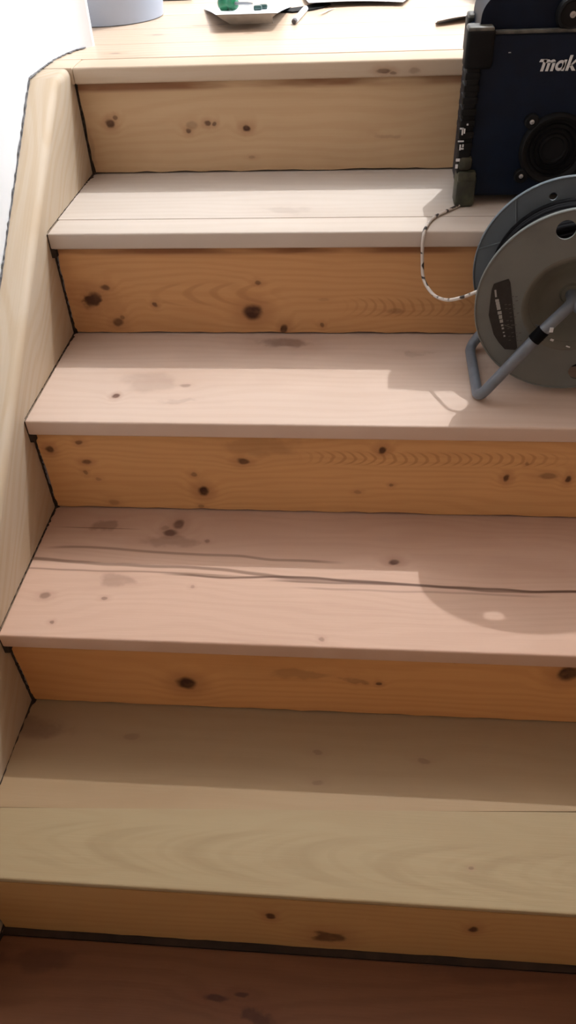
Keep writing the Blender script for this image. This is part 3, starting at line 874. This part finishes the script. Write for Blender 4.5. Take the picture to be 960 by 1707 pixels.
# tubular stand: a bent leg loop on either side of the axle
TR = 0.0082
zf = NZ[2] + TR
hubF = RM @ Vector((0, 0, -0.034)); hubB = RM @ Vector((0, 0, -WID - 0.006))
AXf, AXb = hubF, RM @ Vector((0, 0, -WID - 0.022))
def leg(sg):
    X = lambda x: C.x + sg * (x - C.x)
    f1 = Vector((X(0.7835), -0.444, -0.212)); f2 = Vector((X(0.762), -0.466, -0.2365)); f3 = Vector((X(0.683), -0.4665, zf))
    b3 = Vector((X(0.6855), -0.315, zf)); b2 = Vector((X(0.770), -0.295, -0.236))
    bm = bmesh.new()
    tube(bm, fillet([AXf, RM @ Vector((0, -0.002, -0.010)), f2, f3, b3, b2, AXb], 0.018, 6), TR, 14)
    return auto(obj('stand_leg', bm, M_TUBE, reel), 60)
L1 = leg(1)
leg(-1)
bm = bmesh.new()                                   # black clip on the left leg
a_, b_ = Vector((0.7585, -0.4662, -0.2415)), Vector((0.7475, -0.4662, -0.2570))
tube(bm, [a_, b_], TR + 0.0012, 12)
box(bm, 0.753, 0.763, -0.4600, -0.4470, -0.262, -0.252, 0.001)
auto(obj('clip', bm, M_CABLE, L1), 40)['label'] = 'black clip on the tube'
bm = bmesh.new()
box(bm, 0.7640, 0.7690, -0.4760, -0.4735, -0.2400, -0.2330, 0.0006)
obj('paint_spot', bm, M_WHT, L1)

# ------------------------------------------------------------------ pale cord from the radio to the reel
Nc = NT('mottled_cord')
tc = Nc.n('ShaderNodeTexCoord'); nz = Nc.n('ShaderNodeTexNoise'); nz.inputs['Scale'].default_value = 75
nz.inputs['Detail'].default_value = 1
Nc.l(tc.outputs['Object'], nz.inputs['Vector'])
Nc.l(Nc.mix(Nc.ramp(nz.outputs['Fac'], 0.54, 0.60), (0.58, 0.52, 0.47), (0.03, 0.022, 0.018)), Nc.b.inputs['Base Color'])
Nc.b.inputs['Roughness'].default_value = 0.6
cp = catmull([(0.690, -0.120, NZ[1] + 0.0030), (0.668, -0.165, NZ[1] + 0.0030), (0.640, -0.197, NZ[1] + 0.0030), (0.6175, -0.225, NZ[1] + 0.0030), (0.6035, -0.262, NZ[1] + 0.0032), (0.5992, -0.2775, NZ[1] - 0.004), (0.5985, -0.2830, NZ[1] - 0.020),
              (0.5995, -0.287, -0.2175), (0.6029, -0.300, -0.2432), (0.6168, -0.330, -0.2545), (0.6350, -0.360, -0.2490), (0.6531, -0.385, -0.2325), (0.668, -0.398, -0.2190), (0.688, -0.398, -0.2100)], 8)
bm = bmesh.new(); tube(bm, cp, 0.0026, 8)
cord = auto(obj('cord', bm, Nc.m), 60)
tag(cord, 'thin white cord with dark flecks hanging in a loop between radio and reel', 'cord')

# ------------------------------------------------------------------ things on the landing
M_BKT = plain('pale_plastic', (0.40, 0.46, 0.57), 0.4, noise=0.05, nscale=8)
bx_, by_ = -0.045, 0.470
bucket = empty('bucket', (bx_, by_, 0.0), 'pale grey white plastic bucket standing on the landing floor behind the wall corner', 'bucket')
Mb = Matrix.Translation((bx_, by_, 0))
bm = bmesh.new(); lathe(bm, [(0, 0.004), (0.108, 0.004), (0.111, 0.0), (0.1145, 0.002), (0.136, 0.245), (0.139, 0.25), (0.136, 0.255), (0.133, 0.25), (0.112, 0.008), (0, 0.008)], Mb, 64)
auto(obj('body', bm, M_BKT, bucket))
bm = bmesh.new(); lathe(bm, [(0.135, 0.225), (0.141, 0.227), (0.141, 0.243), (0.136, 0.245)], Mb, 64); auto(obj('rim', bm, M_BKT, bucket))
bm = bmesh.new(); tube(bm, [Vector((bx_ + 0.143 * math.cos(t), by_ + 0.143 * math.sin(t) * 0.99, 0.236 - 0.03 * math.sin(t))) for t in [math.pi * i / 24 for i in range(25)]], 0.0018, 8)
auto(obj('handle', bm, M_SCREW, bucket))

M_PAPER = plain('white_paper', (0.80, 0.82, 0.84), 0.7)
M_UNLIT = plain('unlit_paper', (0.27, 0.24, 0.21), 0.8, noise=0.2, nscale=40)  # shade on the paper flap and undersides, put into the colour
def sheet(name, P, th, mat, label, cat, under=None, nu=12, nv=12):
    """P(u, v) -> point; a thin sheet with its own thickness, curled as P says"""
    bm = bmesh.new()
    G = [[Vector(P(i / nu, j / nv)) for j in range(nv + 1)] for i in range(nu + 1)]
    top = [[bm.verts.new(p + Vector((0, 0, th))) for p in r] for r in G]
    bot = [[bm.verts.new(p) for p in r] for r in G]
    for i in range(nu):
        for j in range(nv):
            bm.faces.new((top[i][j], top[i + 1][j], top[i + 1][j + 1], top[i][j + 1]))
            f = bm.faces.new((bot[i][j], bot[i][j + 1], bot[i + 1][j + 1], bot[i + 1][j])); f.material_index = 1
    for i in range(nu):
        bm.faces.new((top[i][0], bot[i][0], bot[i + 1][0], top[i + 1][0])); bm.faces.new((top[i][nv], top[i + 1][nv], bot[i + 1][nv], bot[i][nv]))
    for j in range(nv):
        bm.faces.new((top[0][j], top[0][j + 1], bot[0][j + 1], bot[0][j])); bm.faces.new((top[nu][j], bot[nu][j], bot[nu][j + 1], top[nu][j + 1]))
    o = obj(name, bm, mat, smooth=True)
    o.data.materials.append(under or mat)
    tag(o, label, cat)
    return o
# curled sheet with its front flap folded down
def PA(u, v):
    x = 0.166 + (0.338 - 0.166) * u
    if v < 0.12:                                   # folded flap
        t = v / 0.12
        return (0.242 + (0.326 - 0.242) * u + (0.218 + (0.326 - 0.218) * u - (0.242 + (0.326 - 0.242) * u)) * t, 0.292 - 0.020 * t, 0.009 + 0.018 * t)
    t = (v - 0.12) / 0.88
    xa = 0.218 + (0.336 - 0.218) * u
    xb = 0.150 + (0.345 - 0.150) * u
    return (xa + (xb - xa) * t, 0.272 + 0.26 * t, 0.027 * (1 - t) ** 1.3 + 0.0012 + 0.003 * math.sin(math.pi * t))
sheet('paper_sheet', PA, 0.0008, M_PAPER, 'white sheet lifted off the landing boards, its folded front edge painted grey for shade', 'paper', M_UNLIT, 10, 25)
sh = bpy.data.objects['paper_sheet']
for p in sh.data.polygons:
    p.use_smooth = True
    c = p.center + sh.location
    if c.z - 0.0 < 0.0275 and c.y < 0.2925 and p.normal.y < -0.3: p.material_index = 1  # the flap takes the painted shade colour
sh.data.set_sharp_from_angle(angle=math.radians(40))

M_GREEN = plain('green_plastic', (0.010, 0.20, 0.085), 0.25, noise=0.3, nscale=60)
M_STEEL = plain('tool_steel', (0.35, 0.36, 0.38), 0.35, 0.8)
A_, B_ = Vector((0.208, 0.420, 0.0265)), Vector((0.285, 0.318, 0.0385))
sd = empty('screwdriver', (A_.x, A_.y, 0.012), 'small screwdriver with a bulbous green handle on the lifted white sheet', 'screwdriver')
d_ = (B_ - A_).normalized()
Msd = Matrix.Translation(A_) @ d_.to_track_quat('Z', 'Y').to_matrix().to_4x4()
bm = bmesh.new(); lathe(bm, [(0, 0), (0.010, 0.001), (0.0145, 0.008), (0.0155, 0.018), (0.0125, 0.028), (0.0095, 0.036), (0.0125, 0.044), (0.0115, 0.053), (0.006, 0.058), (0, 0.058)], Msd, 20)
auto(obj('handle', bm, M_GREEN, sd), 60)
bm = bmesh.new(); lathe(bm, [(0, 0.055), (0.003, 0.055), (0.003, 0.110), (0.0016, 0.125), (0, 0.125)], Msd, 12)
auto(obj('shaft', bm, M_STEEL, sd), 60)
M_DKGR = plain('dark_green_plastic', (0.02, 0.07, 0.065), 0.35)
for (x, y, a, lab) in ((0.296, 0.405, 0.2, 'small dark green plug on the white sheet, farther of the two'), (0.2885, 0.368, 0.5, 'small dark green plug on the white sheet, nearer of the two')):
    bm = bmesh.new()
    zz = PA(0.5, 0.12 + 0.88 * (y - 0.272) / 0.26)[2] + 0.0008
    q = box(bm, x - 0.0085, x + 0.0085, y - 0.006, y + 0.006, zz, zz + 0.009, 0.003, 2)
    tag(auto(obj('plastic_plug', bm, M_DKGR)), lab, 'plug')

# second sheet, its front edge curling up over an underside darkened for shade
def PB(u, v):
    xa, xb = 0.385 + 0.20 * u, 0.34 + 0.31 * u
    lift = 0.004 + 0.007 * (1 - v) ** 2 * (1 - 0.6 * u)
    return (xa + (xb - xa) * v, 0.490 + 0.02 * math.sin(3 * u) + 0.28 * v, 0.0006 + lift)
sheet('paper_sheet', PB, 0.0006, M_PAPER, 'large white paper sheet with curled edge farther back on the landing boards', 'paper', M_UNLIT)
bm = bmesh.new()  # flat black piece added for the shade under the sheet's curled edge
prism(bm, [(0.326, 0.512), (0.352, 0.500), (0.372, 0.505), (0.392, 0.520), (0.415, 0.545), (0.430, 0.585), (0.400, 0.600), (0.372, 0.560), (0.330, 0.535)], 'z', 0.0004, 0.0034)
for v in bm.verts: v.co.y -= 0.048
tag(obj('paper_shade', bm, M_RUB), 'flat black piece for the shade under the edge of the large curled paper sheet', 'paper_shade')
def PC(u, v):
    x = 0.640 + 0.105 * u + 0.03 * v * u
    return (x, 0.262 + 0.055 * u + 0.115 * v * (0.35 + 0.65 * u), 0.0006 + 0.011 * (1 - v) ** 1.5 * (0.35 + 0.65 * math.sin(math.pi * (0.2 + 0.6 * u))))
sheet('paper_sheet', PC, 0.0006, M_PAPER, 'pointed white paper scrap with a lifted front edge beside the radio', 'paper', M_UNLIT)
def PD(u, v):
    return (0.408 + 0.012 * u + 0.022 * v, 0.405 + 0.02 * u + 0.07 * v, 0.0005 + 0.003 * (1 - v))
sheet('paper_scrap', PD, 0.0005, M_PAPER, 'tiny white paper scrap by the big curled sheet', 'paper', None, 3, 4)

pen = empty('pen', (0.364, 0.321, 0.0), 'white pen with a dark tip lying on the landing boards', 'pen')
a_, b_ = Vector((0.364, 0.321, 0.0056)), Vector((0.3795, 0.470, 0.0056))
Mp = Matrix.Translation(a_) @ (b_ - a_).normalized().to_track_quat('Z', 'Y').to_matrix().to_4x4()
bm = bmesh.new(); lathe(bm, [(0, 0.012), (0.0050, 0.012), (0.0056, 0.02), (0.0056, 0.145), (0.004, 0.149), (0, 0.149)], Mp, 16); auto(obj('barrel', bm, M_PAPER, pen))
bm = bmesh.new(); lathe(bm, [(0, 0.0), (0.004, 0.0), (0.0052, 0.004), (0.0052, 0.013), (0, 0.013)], Mp, 16); auto(obj('tip', bm, plain('dark_grey_plastic', (0.06, 0.05, 0.055), 0.4), pen))

bm = bmesh.new(); box(bm, 0.026, 0.100, 0.662, 0.690, 0.0, 0.012, 0.001)
tag(obj('wood_offcut', bm, plain('dark_wood', (0.06, 0.05, 0.04), 0.7, noise=0.4, nscale=50)), 'dark narrow offcut lying beside the pale bucket', 'offcut')

tub = empty('tub', (0.86, 0.60, 0.0), 'pale blue plastic tub on the landing, mostly hidden behind the radio', 'tub')
Mt = Matrix.Translation((0.86, 0.60, 0))
M_TUB = plain('pale_blue_plastic', (0.42, 0.66, 0.80), 0.4)
bm = bmesh.new(); lathe(bm, [(0, 0.003), (0.112, 0.003), (0.115, 0.0), (0.118, 0.003), (0.130, 0.10), (0.127, 0.10), (0.113, 0.008), (0, 0.008)], Mt, 48); auto(obj('body', bm, M_TUB, tub))
bm = bmesh.new(); lathe(bm, [(0.127, 0.098), (0.134, 0.099), (0.134, 0.106), (0.127, 0.106)], Mt, 48, True); auto(obj('rim', bm, M_TUB, tub))
